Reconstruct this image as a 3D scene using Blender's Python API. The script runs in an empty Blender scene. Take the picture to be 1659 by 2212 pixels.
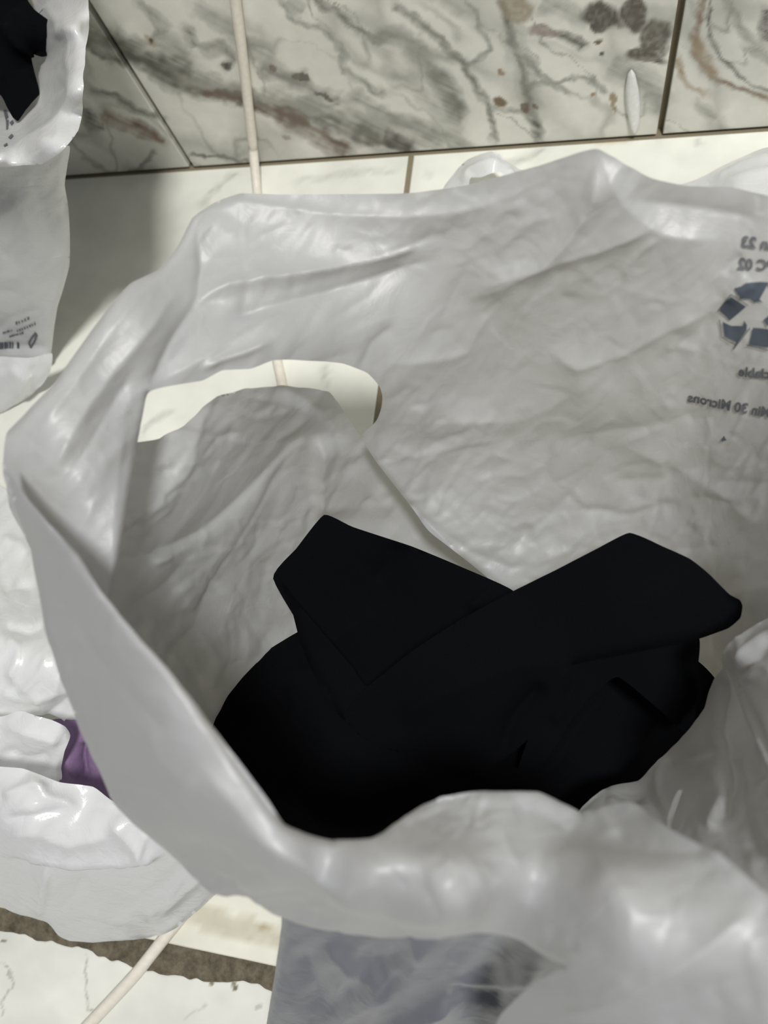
import bpy, math
import numpy as np
from mathutils import Matrix, Vector
from mathutils.geometry import delaunay_2d_cdt

# ------------------------------------------------------------------ camera
F = 1598.0; CX, CY = 829.5, 1106.0
H = 0.742                                   # lens height above the floor (m)
D = np.array([0.21813454, 0.2936485, 0.93069215])      # world down, in lens axes
W = np.array([0.96878921, 0.04990699, -0.24281014])    # along the wall
N = np.array([-0.11774887, 0.95460979, -0.27359706])   # away from the wall
TOW = np.array([W, -N, -D])                 # lens axes -> world
cam_d = bpy.data.cameras.new('camera'); cam = bpy.data.objects.new('camera', cam_d)
bpy.context.scene.collection.objects.link(cam); bpy.context.scene.camera = cam
rt, dn, fw = TOW[:, 0], TOW[:, 1], TOW[:, 2]
M = Matrix([[rt[0], -dn[0], -fw[0], 0], [rt[1], -dn[1], -fw[1], 0], [rt[2], -dn[2], -fw[2], H], [0, 0, 0, 1]])
cam.matrix_world = M
cam_d.sensor_fit = 'VERTICAL'; cam_d.sensor_height = 36.0; cam_d.lens = 36.0 * F / 2212.0
cam_d.clip_start = 0.01
cam_d.dof.use_dof = True; cam_d.dof.focus_distance = 0.58; cam_d.dof.aperture_fstop = 6.2

# ------------------------------------------------------------------ light
sc = bpy.context.scene
sc.view_settings.view_transform = 'Standard'; sc.view_settings.look = 'None'
sc.view_settings.gamma = 1.0; sc.view_settings.use_curve_mapping = False
sc.view_settings.exposure = 0.0
world = bpy.data.worlds.new('room_light'); sc.world = world; world.use_nodes = True
world.node_tree.nodes['Background'].inputs[0].default_value = (0.93, 0.95, 1.0, 1)
world.node_tree.nodes['Background'].inputs[1].default_value = 0.14
ld = bpy.data.lights.new('ceiling_lamp', 'AREA'); ld.shape = 'DISK'; ld.size = 0.30; ld.energy = 49
ld.color = (1.0, 0.985, 0.95)
lo = bpy.data.objects.new('ceiling_lamp', ld); sc.collection.objects.link(lo)
lo.location = (0.40, -0.08, 2.30)
lo.rotation_euler = (Vector((-0.1, 0.2, 0)) - lo.location).to_track_quat('-Z', 'Y').to_euler()

# ------------------------------------------------------------------ helpers
COL = sc.collection
def ray(px, py):
    v = np.stack([np.asarray(px, float) - CX, np.asarray(py, float) - CY, np.full(np.shape(px), F)], -1)
    return v @ TOW.T
def P(px, py, z):                            # photo ray met at height z above the floor
    v = ray(px, py); t = (np.asarray(z) - H) / v[..., 2]
    return v * t[..., None] + np.array([0, 0, H])
YW = float(-(-0.9310) * H)                   # wall plane y
def PW(px, py, off=0.0):                     # photo ray met at the wall
    v = ray(px, py); t = (YW - off) / v[..., 1]
    return v * t[..., None] + np.array([0, 0, H])

def _h(ix, iy, s):
    n = (ix.astype(np.int64) * 374761393 + iy.astype(np.int64) * 668265263 + s * 974711) & 0x7fffffff
    n = ((n ^ (n >> 13)) * 1274126177) & 0x7fffffff
    return ((n ^ (n >> 16)) & 0xffff) / 65535.0
def vn(x, y, s=0):
    x = np.asarray(x, float); y = np.asarray(y, float)
    ix = np.floor(x).astype(np.int64); iy = np.floor(y).astype(np.int64); fx = x - ix; fy = y - iy
    fx = fx * fx * (3 - 2 * fx); fy = fy * fy * (3 - 2 * fy)
    a = _h(ix, iy, s); b = _h(ix + 1, iy, s); c = _h(ix, iy + 1, s); d = _h(ix + 1, iy + 1, s)
    return (a * (1 - fx) + b * fx) * (1 - fy) + (c * (1 - fx) + d * fx) * fy
def fbm(x, y, o=4, s=0):
    r = 0; a = .5
    for k in range(o):
        r = r + a * (vn(x, y, s + k) - .5); x = np.asarray(x) * 2.03 + 5.1; y = np.asarray(y) * 2.03 + 1.7; a *= .5
    return r * 2
def ridged(x, y, s=0):                       # sharp folds of crumpled film
    return 1 - np.abs(2 * vn(x, y, s) - 1) * 2

def facet(x, y, s=0):                        # flat facets of creased film
    u = x + y * .5774; v = y * 1.1547; iu = np.floor(u).astype(np.int64); iv = np.floor(v).astype(np.int64); fu = u - iu; fv = v - iv
    a, b, c, d = _h(iu, iv, s), _h(iu + 1, iv, s), _h(iu, iv + 1, s), _h(iu + 1, iv + 1, s)
    return np.where(fu + fv < 1, a * (1 - fu - fv) + b * fu + c * fv, d * (fu + fv - 1) + c * (1 - fu) + b * (1 - fv)) - .5
def cells(x, y, s=0):                        # facets meeting in sharp folds
    ix = np.floor(x).astype(np.int64); iy = np.floor(y).astype(np.int64); best = np.full(np.shape(x), 9.)
    for a in (-1, 0, 1):
        for b in (-1, 0, 1):
            cx = ix + a + .1 + .8 * _h(ix + a, iy + b, s); cy = iy + b + .1 + .8 * _h(ix + a, iy + b, s + 71)
            best = np.minimum(best, (x - cx) ** 2 + (y - cy) ** 2 + .35 * _h(ix + a, iy + b, s + 131))
    return best
def smooth_poly(pts, closed=True, n=6):
    p = np.array(pts, float); m = len(p); out = []
    for i in range(m if closed else m - 1):
        g = (lambda k: p[k % m]) if closed else (lambda k: p[min(max(k, 0), m - 1)])
        p0, p1, p2, p3 = g(i - 1), g(i), g(i + 1), g(i + 2)
        for t in np.arange(n) / n:
            out.append(_cr(p0, p1, p2, p3, t))
    
    if not closed: out.append(p[-1])
    return np.array(out)
def _cr(p0, p1, p2, p3, t, c=.24):
    m1 = c * (p2 - p0); m2 = c * (p3 - p1)
    L = np.linalg.norm(p2[:2] - p1[:2]) + 1e-9
    for m_ in (m1, m2):
        q = np.linalg.norm(m_[:2])
        if q > L: m_ *= L / q
    t2, t3 = t * t, t * t * t
    return (2 * t3 - 3 * t2 + 1) * p1 + (t3 - 2 * t2 + t) * m1 + (-2 * t3 + 3 * t2) * p2 + (t3 - t2) * m2

def seg_dist(x, y, pl, closed=False):
    """distance, signed side, arc fraction, nearest point"""
    pl = np.asarray(pl, float)
    if closed: pl = np.vstack([pl, pl[:1]])
    best = np.full(x.shape, 1e18); side = np.zeros_like(best); arc = np.zeros_like(best)
    nx = np.zeros_like(best); ny = np.zeros_like(best)
    L = np.r_[0, np.cumsum(np.hypot(*(pl[1:] - pl[:-1]).T[:2]))]
    for i in range(len(pl) - 1):
        ax, ay = pl[i, :2]; bx, by = pl[i + 1, :2]; dx, dy = bx - ax, by - ay; q = dx * dx + dy * dy + 1e-12
        t = np.clip(((x - ax) * dx + (y - ay) * dy) / q, 0, 1)
        ex, ey = x - ax - t * dx, y - ay - t * dy; d = ex * ex + ey * ey
        m = d < best
        best = np.where(m, d, best); side = np.where(m, np.sign(dx * ey - dy * ex), side)
        arc = np.where(m, (L[i] + t * (L[i + 1] - L[i])) / L[-1], arc)
        nx = np.where(m, ax + t * dx, nx); ny = np.where(m, ay + t * dy, ny)
    return np.sqrt(best), side, arc, nx, ny
def inside(x, y, pl):
    r = np.zeros(x.shape, bool); n = len(pl)
    for i in range(n):
        x1, y1 = pl[i][:2]; x2, y2 = pl[(i + 1) % n][:2]
        if y1 == y2: continue
        c = ((y1 > y) != (y2 > y)) & (x < (x2 - x1) * (y - y1) / (y2 - y1) + x1)
        r ^= c
    return r

class Sheet:
    """one leaf of film or cloth: outline, heights at known points, folds, crumple"""
    def __init__(s, outline, ctrl, folds=(), curls=(), crumple=(0.0015, 90, 0.0006, 28), seed=1, step=7,
                 rand=0, rdir=(1, -0.5), ramp=.0015, smooth=True, stretch=(1, 1), cs=.5, tall=0, fine=(), fa=1., fk=1.):
        s.fa = fa
        s.cs = cs
        s.out = smooth_poly(outline) if smooth else np.array(outline, float)
        s.c = np.array(ctrl, float); s.curls = curls; s.cr = crumple; s.seed = seed; s.step = step; s.st = stretch
        s.folds = [(smooth_poly(f[0], False, 4), f[1] * fk) + tuple(f[2:]) for f in folds]
        rg = np.random.RandomState(seed + 77)
        lo, hi = s.out.min(0), s.out.max(0); rdir = np.array(rdir, float) / np.hypot(*rdir); s.rot = math.atan2(rdir[1], rdir[0])
        for _ in range(rand):
            p = lo + rg.rand(2) * (hi - lo); L = rg.uniform(50, 190); a = rg.normal(0, .45)
            d = np.array([rdir[0] * math.cos(a) - rdir[1] * math.sin(a), rdir[0] * math.sin(a) + rdir[1] * math.cos(a)])
            nrm = np.array([-d[1], d[0]]); b = rg.normal(0, .12) * L
            pl = np.array([p - d * L / 2, p + nrm * b, p + d * L / 2])
            w = rg.uniform(5, 16)
            s.folds.append((smooth_poly(pl, False, 4), rg.choice([-1, 1]) * ramp * rg.uniform(.35, 1.1), w, w * rg.uniform(1, 4)))
        for (n_, x0, y0, x1, y1, amp, dr) in fine:      # hair creases
            dr = np.array(dr, float) / np.hypot(*dr)
            for _ in range(n_):
                p = np.array([rg.uniform(x0, x1), rg.uniform(y0, y1)]); L = rg.uniform(35, 150); a = rg.normal(0, .5)
                d = np.array([dr[0] * math.cos(a) - dr[1] * math.sin(a), dr[0] * math.sin(a) + dr[1] * math.cos(a)]); nrm = np.array([-d[1], d[0]])
                pl = np.array([p - d * L / 2, p + nrm * rg.normal(0, .1) * L, p + d * L / 2]); w = rg.uniform(3, 6)
                s.folds.append((smooth_poly(pl, False, 3), rg.choice([-1, 1]) * amp * rg.uniform(.3, 1.), w, w * rg.uniform(1, 5)))
        if tall: s.c[:, 2] += tall * np.clip(s.c[:, 2] - .15, 0, 1)
        x, y, z = s.c.T; n = len(x); k = s._k(x[:, None] - x, y[:, None] - y)
        A = np.zeros((n + 3, n + 3)); A[:n, :n] = k + np.eye(n) * 1e-4
        Q = np.stack([np.ones(n), x / 1000, y / 1000], 1); A[:n, n:] = Q; A[n:, :n] = Q.T
        s.w = np.linalg.solve(A, np.r_[z, 0, 0, 0])
    @staticmethod
    def _k(dx, dy):
        r2 = (dx * dx + dy * dy) / 1e6
        return r2 * np.log(r2 + 1e-12) * .5
    def pts(s, x, y, lift=0.0):
        n = len(s.c)
        def zf(x, y):
            z = s.w[n] + s.w[n + 1] * x / 1000 + s.w[n + 2] * y / 1000
            for i in range(n): z = z + s.w[i] * s._k(x - s.c[i, 0], y - s.c[i, 1])
            return z
        z = zf(x, y)
        d = np.zeros_like(x) + lift              # towards the lens
        for f in s.folds:
            pl, amp, wl, wr = f[:4]
            lo = pl.min(0) - 5 * max(wl, wr); hi = pl.max(0) + 5 * max(wl, wr)
            m = (x > lo[0]) & (x < hi[0]) & (y > lo[1]) & (y < hi[1])
            if not m.any(): continue
            q, sd, arc, _, _ = seg_dist(x[m], y[m], pl)
            w = np.where(sd > 0, wr, wl)
            e = np.sqrt(q * q + 4.0) - 2.0
            prof = np.exp(-(e / w))
            tap = np.clip(np.minimum(arc, 1 - arc) * 4.5 + .04, 0, 1); tap = tap * tap * (3 - 2 * tap)
            d[m] += amp * prof * tap
        a1, l1, a2, l2 = s.cr; u = x * s.st[0]; v = y * s.st[1]
        wx = fbm(u / 170, v / 170, 3, s.seed + 9) * 1.2
        ca, sa = math.cos(s.rot), math.sin(s.rot); r1 = (u * ca + v * sa) / 1.9; r2 = -u * sa + v * ca
        w2 = wx * .45; d = d + a1 * .5 * (cells(r1 / l1 + wx, r2 / l1 - wx, s.seed) - cells(r1 / l1 * 1.13 - wx + 3.3, r2 / l1 * .9 + wx, s.seed + 40)) + a1 * 1.0 * fbm(u / 260, v / 260, 2, s.seed + 3)
        d = d + s.fa * a1 * (2.4 * facet(r1 / l1 * .8 + w2, r2 / l1 * .8 - w2, s.seed + 60) + 1.2 * facet(r1 / l1 * 1.9 - w2 + 4.4, r2 / l1 * 1.7 + w2, s.seed + 63) + .5 * facet(r1 / l1 * 4.1 + w2, r2 / l1 * 3.6 + w2 + 2.2, s.seed + 66))
        msk = np.clip(vn(u / 230, v / 230, s.seed + 21) * 2 - .45, 0, 1)
        d = d + a2 * msk * 1.2 * (cells(r1 / l2 + wx * 2, r2 / l2 - wx, s.seed + 5) - cells(r1 / l2 * 1.2 - wx, r2 / l2 * .85 + 7, s.seed + 45))
        dw = d * 1.0                             # folds rise along the surface, rims roll away from the lens
        for c in s.curls:
            pl, w, amt = c; w = w * s.cs; amt = amt * s.cs * .85
            q = seg_dist(x, y, smooth_poly(pl, False, 4))[0]; t = np.clip(1 - q / w, 0, 1)
            d = d - amt * (1 - np.sqrt(np.clip(1 - t * t, 0, 1)))
        p = P(x, y, z); v = p - np.array([0, 0, H]); L = np.linalg.norm(v, axis=-1, keepdims=True)
        nr = np.cross(P(x + 3, y, zf(x + 3, y)) - p, P(x, y + 3, zf(x, y + 3)) - p); nr /= np.linalg.norm(nr, axis=-1, keepdims=True) + 1e-12
        vw = -v / L; nr *= np.sign((nr * vw).sum(-1, keepdims=True)); dr = .7 * nr + .3 * vw; dr /= np.linalg.norm(dr, axis=-1, keepdims=True)
        p = p + dr * dw[..., None] + vw * (d - dw)[..., None]
        p[..., 2] = np.maximum(p[..., 2], 0.002); p[..., 1] = np.minimum(p[..., 1], YW - .004)
        return p
    def mesh(s):
        lo = s.out.min(0) - s.step; hi = s.out.max(0) + s.step; st = s.step
        X, Y = np.meshgrid(np.arange(lo[0], hi[0] + st, st), np.arange(lo[1], hi[1] + st, st)); sh = X.shape; x = X.ravel(); y = Y.ravel()
        q = seg_dist(x, y, s.out, True)[0]; ok = (inside(x, y, s.out) & (q > .6 * st)).reshape(sh)
        k = ok[:-1, :-1] & ok[:-1, 1:] & ok[1:, 1:] & ok[1:, :-1]
        idx = np.arange(x.size).reshape(sh)
        f = np.stack([idx[1:, :-1][k], idx[1:, 1:][k], idx[:-1, 1:][k], idx[:-1, :-1][k]], 1)
        used = np.unique(f); mp = np.full(x.size, -1); mp[used] = np.arange(len(used)); x = x[used]; y = y[used]; f = mp[f]
        e = np.vstack([f[:, [0, 1]], f[:, [1, 2]], f[:, [2, 3]], f[:, [3, 0]]]); e.sort(axis=1)
        ue, cn = np.unique(e, axis=0, return_counts=True); be = ue[cn == 1]; bv = np.unique(be)
        L = np.vstack([s.out, s.out[:1]]); rim = []
        for p, q_ in zip(L[:-1], L[1:]):
            n = max(1, int(round(np.hypot(*(q_ - p)) / st)))
            rim += [p + (q_ - p) * t / n for t in range(n)]
        rim = np.array(rim); d = np.hypot(*(rim - np.roll(rim, 1, 0)).T); rim = rim[d > .15 * st]
        nb = len(bv); pos = {int(v): i for i, v in enumerate(bv)}
        co = [Vector((float(x[v]), float(y[v]))) for v in bv] + [Vector((float(p[0]), float(p[1]))) for p in rim]
        ed = [(pos[int(a)], pos[int(b)]) for a, b in be] + [(nb + i, nb + (i + 1) % len(rim)) for i in range(len(rim))]
        vs, _, fs, ov, _, _ = delaunay_2d_cdt(co, ed, [], 0, 1e-5)
        vs = np.array([tuple(v) for v in vs]); n0 = len(x); gid = []
        for i, o in enumerate(ov):
            gid.append(int(bv[o[0]]) if len(o) and o[0] < nb else n0 + i)
        gid = np.array(gid); ft = np.array([t for t in fs if len(t) == 3]); c = vs[ft].mean(1)
        ins = inside(c[:, 0], c[:, 1], s.out); gi = ((c[:, 0] - lo[0]) / st).astype(int); gj = ((c[:, 1] - lo[1]) / st).astype(int)
        gi = np.clip(gi, 0, sh[1] - 2); gj = np.clip(gj, 0, sh[0] - 2); ft = gid[ft[ins & ~k[gj, gi]]][:, ::-1]
        x = np.r_[x, vs[:, 0]]; y = np.r_[y, vs[:, 1]]
        u = np.unique(np.r_[f.ravel(), ft.ravel()]); m2 = np.full(len(x), -1); m2[u] = np.arange(len(u))
        return s.pts(x[u], y[u]), [m2[f], m2[ft]]

def link(name, me, mat, parent=None, smooth=True):
    o = bpy.data.objects.new(name, me); COL.objects.link(o)
    if mat: me.materials.append(mat)
    if smooth: me.polygons.foreach_set('use_smooth', [True] * len(me.polygons))
    if parent: o.parent = parent
    return o
def join_sheets(name, sheets, mat, parent=None, thick=0):
    V, Fc, n = [], [], 0
    for s in sheets:
        v, f = s.mesh(); V.append(v); Fc += (f[0] + n).tolist() + (f[1] + n).tolist(); n += len(v)
    V = np.vstack(V)
    me = bpy.data.meshes.new(name); me.from_pydata(V.tolist(), [], Fc); me.update()
    o = link(name, me, mat, parent)
    if thick:
        m = o.modifiers.new('thickness', 'SOLIDIFY'); m.thickness = thick; m.offset = -1
    return o
def tag(o, label, cat, group=None):
    o['label'] = label; o['category'] = cat
    if group: o['group'] = group
    return o
def empty(name, loc, label, cat):
    o = bpy.data.objects.new(name, None); o.location = loc; o.empty_display_size = .05; COL.objects.link(o)
    return tag(o, label, cat)
def child_of(o, root):
    o.parent = root; o.matrix_parent_inverse = Matrix.Translation(-Vector(root.location)); return o

# ------------------------------------------------------------------ materials
def new_mat(name):
    m = bpy.data.materials.new(name); m.use_nodes = True; nt = m.node_tree; nt.nodes.clear()
    return m, nt, nt.nodes.new('ShaderNodeOutputMaterial')
def film(name, col, thru=(.70, .67, .62), transl=.48, clear=.015, rough=.38, bump=.35, scale=70., gloss=.045):
    m, nt, out = new_mat(name); nd = nt.nodes.new; lk = nt.links.new
    geo = nd('ShaderNodeNewGeometry'); no = nd('ShaderNodeTexNoise'); no.inputs['Scale'].default_value = scale
    no.inputs['Detail'].default_value = 5; no.inputs['Roughness'].default_value = .6; no.inputs['Distortion'].default_value = 1.2
    lk(geo.outputs['Position'], no.inputs['Vector'])
    n2 = nd('ShaderNodeTexVoronoi'); n2.feature = 'DISTANCE_TO_EDGE'; n2.inputs['Scale'].default_value = scale * .55
    mx = nd('ShaderNodeVectorMath'); mx.operation = 'MULTIPLY_ADD'; mx.inputs[1].default_value = (.03, .03, .03)
    lk(no.outputs['Color'], mx.inputs[0]); lk(geo.outputs['Position'], mx.inputs[2]); lk(mx.outputs[0], n2.inputs['Vector'])
    ad = nd('ShaderNodeMath'); ad.operation = 'MULTIPLY_ADD'; ad.inputs[1].default_value = .35
    lk(n2.outputs['Distance'], ad.inputs[0]); lk(no.outputs['Fac'], ad.inputs[2])
    bp = nd('ShaderNodeBump'); bp.inputs['Strength'].default_value = bump; bp.inputs['Distance'].default_value = .003
    lk(ad.outputs[0], bp.inputs['Height'])
    df = nd('ShaderNodeBsdfDiffuse'); tr = nd('ShaderNodeBsdfTranslucent'); gl = nd('ShaderNodeBsdfGlossy'); tp = nd('ShaderNodeBsdfTransparent')
    df.inputs[0].default_value = (*col, 1); tr.inputs[0].default_value = (*thru, 1)
    gl.inputs['Color'].default_value = (1, 1, 1, 1); gl.inputs['Roughness'].default_value = rough
    for b in (df, tr, gl): lk(bp.outputs[0], b.inputs['Normal'])
    a = nd('ShaderNodeMixShader'); a.inputs[0].default_value = transl; lk(df.outputs[0], a.inputs[1]); lk(tr.outputs[0], a.inputs[2])
    b = nd('ShaderNodeMixShader'); b.inputs[0].default_value = clear; lk(a.outputs[0], b.inputs[1]); lk(tp.outputs[0], b.inputs[2])
    lw = nd('ShaderNodeLayerWeight'); lw.inputs['Blend'].default_value = .5; lk(bp.outputs[0], lw.inputs['Normal'])
    pw_ = nd('ShaderNodeMath'); pw_.operation = 'POWER'; pw_.inputs[1].default_value = 3.5; lk(lw.outputs['Facing'], pw_.inputs[0])
    fr = nd('ShaderNodeMath'); fr.operation = 'MULTIPLY_ADD'; fr.inputs[1].default_value = .45; fr.inputs[2].default_value = gloss; lk(pw_.outputs[0], fr.inputs[0])
    c = nd('ShaderNodeMixShader'); lk(fr.outputs[0], c.inputs[0]); lk(b.outputs[0], c.inputs[1]); lk(gl.outputs[0], c.inputs[2])
    lk(c.outputs[0], out.inputs[0]); return m
def simple(name, col, rough=.5, spec=.5, bump=0, scale=200., attr=None, sheen=0, var=.35):
    m, nt, out = new_mat(name); nd = nt.nodes.new; lk = nt.links.new
    b = nd('ShaderNodeBsdfPrincipled'); b.inputs['Roughness'].default_value = rough
    b.inputs['Specular IOR Level'].default_value = spec; b.inputs['Sheen Weight'].default_value = sheen
    b.inputs['Base Color'].default_value = (*col, 1)
    geo = nd('ShaderNodeNewGeometry'); no = nd('ShaderNodeTexNoise'); no.inputs['Scale'].default_value = scale; no.inputs['Detail'].default_value = 4
    lk(geo.outputs['Position'], no.inputs['Vector'])
    mixc = nd('ShaderNodeMix'); mixc.data_type = 'RGBA'; mixc.blend_type = 'MULTIPLY'; mixc.inputs['Factor'].default_value = var
    if var > .9: no.inputs['Roughness'].default_value = .8
    mr = nd('ShaderNodeMapRange'); mr.inputs['From Min'].default_value = .3; mr.inputs['From Max'].default_value = .7
    mr.inputs['To Min'].default_value = .8 if var < .9 else .35; mr.inputs['To Max'].default_value = 1.1
    lk(no.outputs['Fac'], mr.inputs[0]); lk(mr.outputs[0], mixc.inputs['B'])
    mixc.inputs['A'].default_value = (*col, 1)
    if attr:
        at = nd('ShaderNodeAttribute'); at.attribute_name = attr; lk(at.outputs['Color'], mixc.inputs['A'])
        mixc.inputs['Factor'].default_value = .25
    lk(mixc.outputs['Result'], b.inputs['Base Color'])
    if bump:
        bp = nd('ShaderNodeBump'); bp.inputs['Strength'].default_value = bump; bp.inputs['Distance'].default_value = .001
        lk(no.outputs['Fac'], bp.inputs['Height']); lk(bp.outputs[0], b.inputs['Normal'])
    lk(b.outputs[0], out.inputs[0]); return m
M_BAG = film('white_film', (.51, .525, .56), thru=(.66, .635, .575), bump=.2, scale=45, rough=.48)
M_BAG_SHADED = film('shaded_white_film', (.27, .285, .33), thru=(.3, .3, .33), bump=.25, scale=45, rough=.3, gloss=.06)  # bag film in darker grey; shade and black cloth behind put into its colour
M_BAG_COOL = film('cool_white_film', (.88, .90, .92), thru=(.85, .85, .85), transl=.25, rough=.2, bump=.25, gloss=.11)
M_BAG_GREY = film('thin_white_film', (.70, .71, .73), transl=.2, rough=.25, bump=.25, gloss=.08)
M_BLACK = simple('black_cloth', (.0030, .0033, .0042), rough=.95, spec=.03, bump=.3, scale=900)
M_PURPLE = simple('purple_cloth', (.20, .13, .24), rough=.8, spec=.2, bump=.4, scale=300)
M_CABLE = simple('cream_cable_sheath', (.84, .79, .70), rough=.4, spec=.4)
M_WALLT = simple('polished_marble_tile', (.6, .6, .55), rough=.22, spec=.4, scale=60, attr='marble')
M_FLOORT = simple('glazed_floor_tile', (.8, .8, .76), rough=.13, spec=.5, scale=30, attr='marble')
M_GROUT = simple('brown_grout', (.26, .225, .155), rough=.95, spec=.1, bump=.5, scale=400)
M_MORTAR = simple('dirty_mortar', (.19, .165, .12), rough=.95, spec=.1, bump=1., scale=60, var=1.)
M_INK = simple('dark_blue_print', (.085, .10, .125), rough=.6, spec=.2)
M_INK2 = simple('grey_print', (.13, .135, .15), rough=.6, spec=.2)

# ------------------------------------------------------------------ the setting
def lin(c): c = np.array(c, float) / 255; return np.where(c < .04045, c / 12.92, ((c + .055) / 1.055) ** 2.4)
def marble(px, py, base, veins, blobs, seed):
    """stone pattern: veins and blotches, ragged by noise (px = photo position of the stone's point)"""
    wx = px + fbm(px / 30, py / 30, 4, seed) * 15; wy = py + fbm(px / 30, py / 30, 4, seed + 30) * 15
    c = np.ones(px.shape + (3,)) * lin(base)
    c *= (1 + .16 * fbm(px / 120, py / 120, 4, seed + 50))[..., None]
    if len(veins) > 20:                       # cloudy grey streaks of the wall stone
        k = np.clip(ridged(wx / 150 - wy / 300, wy / 95 - wx / 260, seed + 90) - .45, 0, 1) * 1.5 * vn(px / 160, py / 120, seed + 95)
        k = np.clip(k, 0, .75)[..., None]; c = c * (1 - k) + lin(g1) * k
        k = np.clip(ridged(wx / 90 - wy / 240, wy / 60 - wx / 160, seed + 92) - .82, 0, 1) * 4 * vn(px / 90, py / 90, seed + 97)
        k = np.clip(k, 0, .8)[..., None]; c = c * (1 - k) + lin(g2) * k
    for pl, w, col, a in veins:
        q, sd, arc, _, _ = seg_dist(wx, wy, smooth_poly(pl, False, 4)); st = vn((px * .9 + py * .42) / 50, (py * .9 - px * .42) / 4.5, seed + 19)
        ww = 1.35 * w * (.6 + .9 * vn(px / 45, py / 45, seed + 11)) + 1.5; t = np.clip(1 - q / ww, 0, 1) ** .65
        t = t * a * (.45 + .4 * vn(px / 14, py / 14, seed + 13) + .55 * st) * np.clip(np.minimum(arc, 1 - arc) * 14 + .3, 0, 1)
        t = np.clip(t, 0, 1)[..., None]; c = c * (1 - t) + lin(col) * t
    for bx, by, rx, ry, ang, col, a in blobs:
        ca, sa = math.cos(ang), math.sin(ang); u = ((wx - bx) * ca + (wy - by) * sa) / rx; v = (-(wx - bx) * sa + (wy - by) * ca) / ry
        t = np.clip((1.05 - np.sqrt(u * u + v * v)) * 3.5, 0, 1) * a * (.82 + .3 * vn(px / 7, py / 7, seed + 17))
        t = np.clip(t, 0, 1)[..., None]; c = c * (1 - t) + lin(col) * t
    return np.clip(c, 0, 1)
g1, g2, g3, br, dk, tan = (150, 150, 142), (120, 119, 110), (92, 90, 82), (112, 96, 84), (82, 77, 70), (160, 140, 112)
WALL_V = [
 ([(140, 60), (240, 95), (300, 128), (380, 165), (450, 190), (540, 212), (640, 240), (720, 262), (830, 298), (900, 335)], 22, g2, 1.),
 ([(235, 75), (290, 118), (350, 135), (420, 150)], 26, g3, .8),
 ([(430, 192), (540, 228), (620, 252), (700, 282), (760, 330)], 8, br, .95),
 ([(600, 235), (650, 268), (700, 305), (745, 338)], 20, br, .8),
 ([(700, 270), (790, 300), (890, 328)], 8, dk, .7),
 ([(380, 165), (470, 185), (560, 205), (700, 250)], 6, (170, 168, 158), .9),
 ([(560, 150), (620, 165), (680, 195), (740, 210)], 13, g3, .75),
 ([(400, 60), (430, 95), (470, 100), (500, 130), (480, 150)], 8, g2, .8),
 ([(330, 75), (380, 100), (410, 130)], 16, g2, .55), ([(420, 10), (480, 50), (520, 100), (560, 140)], 14, g1, .6),
 ([(540, 90), (600, 150), (660, 170)], 14, g1, .7),
 ([(300, 10), (340, 40), (360, 70)], 12, g1, .7), ([(600, 0), (640, 40), (690, 60), (735, 110), (745, 150), (790, 180), (840, 205)], 6, g1, .9),
 ([(680, 0), (740, 35), (790, 68), (840, 90)], 8, g2, .9),
 ([(620, 220), (700, 230), (780, 215), (850, 260), (930, 300), (960, 325)], 12, g1, .8),
 ([(760, 60), (820, 100), (860, 160), (940, 230), (1000, 300)], 16, g1, .55),
 ([(845, 0), (930, 70), (990, 130), (1010, 170), (1040, 205), (1055, 250), (1070, 305)], 6, g2, .9),
 ([(815, 65), (880, 90), (935, 145), (975, 195), (990, 250)], 16, g1, 1.), ([(925, 140), (960, 190), (985, 245), (1000, 262)], 14, g2, .7),
 ([(830, 240), (900, 270), (960, 290), (1020, 325)], 12, g1, .9), ([(830, 290), (880, 330)], 14, dk, .9),
 ([(1010, 0), (1034, 45), (1045, 80), (1062, 115), (1000, 145)], 4, g1, .9),
 ([(1078, 0), (1090, 40), (1112, 95), (1128, 140), (1135, 185), (1148, 235), (1158, 275), (1170, 308)], 8, g3, 1.),
 ([(1095, 40), (1120, 110), (1138, 190), (1150, 240)], 20, g1, .7),
 ([(1130, 120), (1175, 165), (1240, 208)], 6, g1, 1.), ([(1138, 192), (1210, 172), (1260, 168), (1315, 205)], 5, g1, 1.),
 ([(1060, 235), (1130, 245), (1160, 240)], 5, g1, .8),
 ([(1160, 10), (1220, 20), (1270, 45)], 22, g1, .7), ([(1320, 130), (1400, 190), (1430, 240)], 26, g1, .8),
 ([(1200, 70), (1235, 85), (1262, 102)], 6, g3, .9),
 ([(1512, -20), (1516, 45), (1500, 90), (1518, 135), (1556, 180), (1600, 192), (1670, 222)], 7, (128, 108, 86), .9),
 ([(1500, 85), (1518, 120), (1545, 160)], 9, tan, .8), ([(1530, -10), (1534, 60), (1545, 100), (1582, 152), (1620, 180), (1670, 202)], 4, g3, .9),
 ([(1458, 120), (1475, 165), (1500, 190), (1530, 205)], 7, tan, .9), ([(1500, 225), (1550, 262)], 8, g1, .8),
 ([(1570, 0), (1600, 60), (1640, 110), (1680, 140)], 8, g1, .8), ([(1650, 20), (1656, 90)], 10, dk, .9),
 ([(195, 105), (230, 128), (262, 135)], 7, dk, .9), ([(190, 185), (250, 205), (320, 250), (360, 262)], 7, g1, 1.),
 ([(215, 245), (260, 262), (310, 285), (352, 303)], 10, (140, 120, 104), .9), ([(185, 230), (205, 275), (225, 270)], 9, g2, .9),
 ([(270, 375), (300, 362), (340, 328)], 4, g1, 1.), ([(404, 335), (460, 334), (500, 344), (540, 358)], 4, g2, 1.),
 ([(200, 60), (230, 100), (240, 150)], 10, g1, .8), ([(620, 0), (660, 25)], 10, g1, .8), ([(900, 0), (960, 40), (1000, 90)], 7, g1, .5)]
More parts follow.
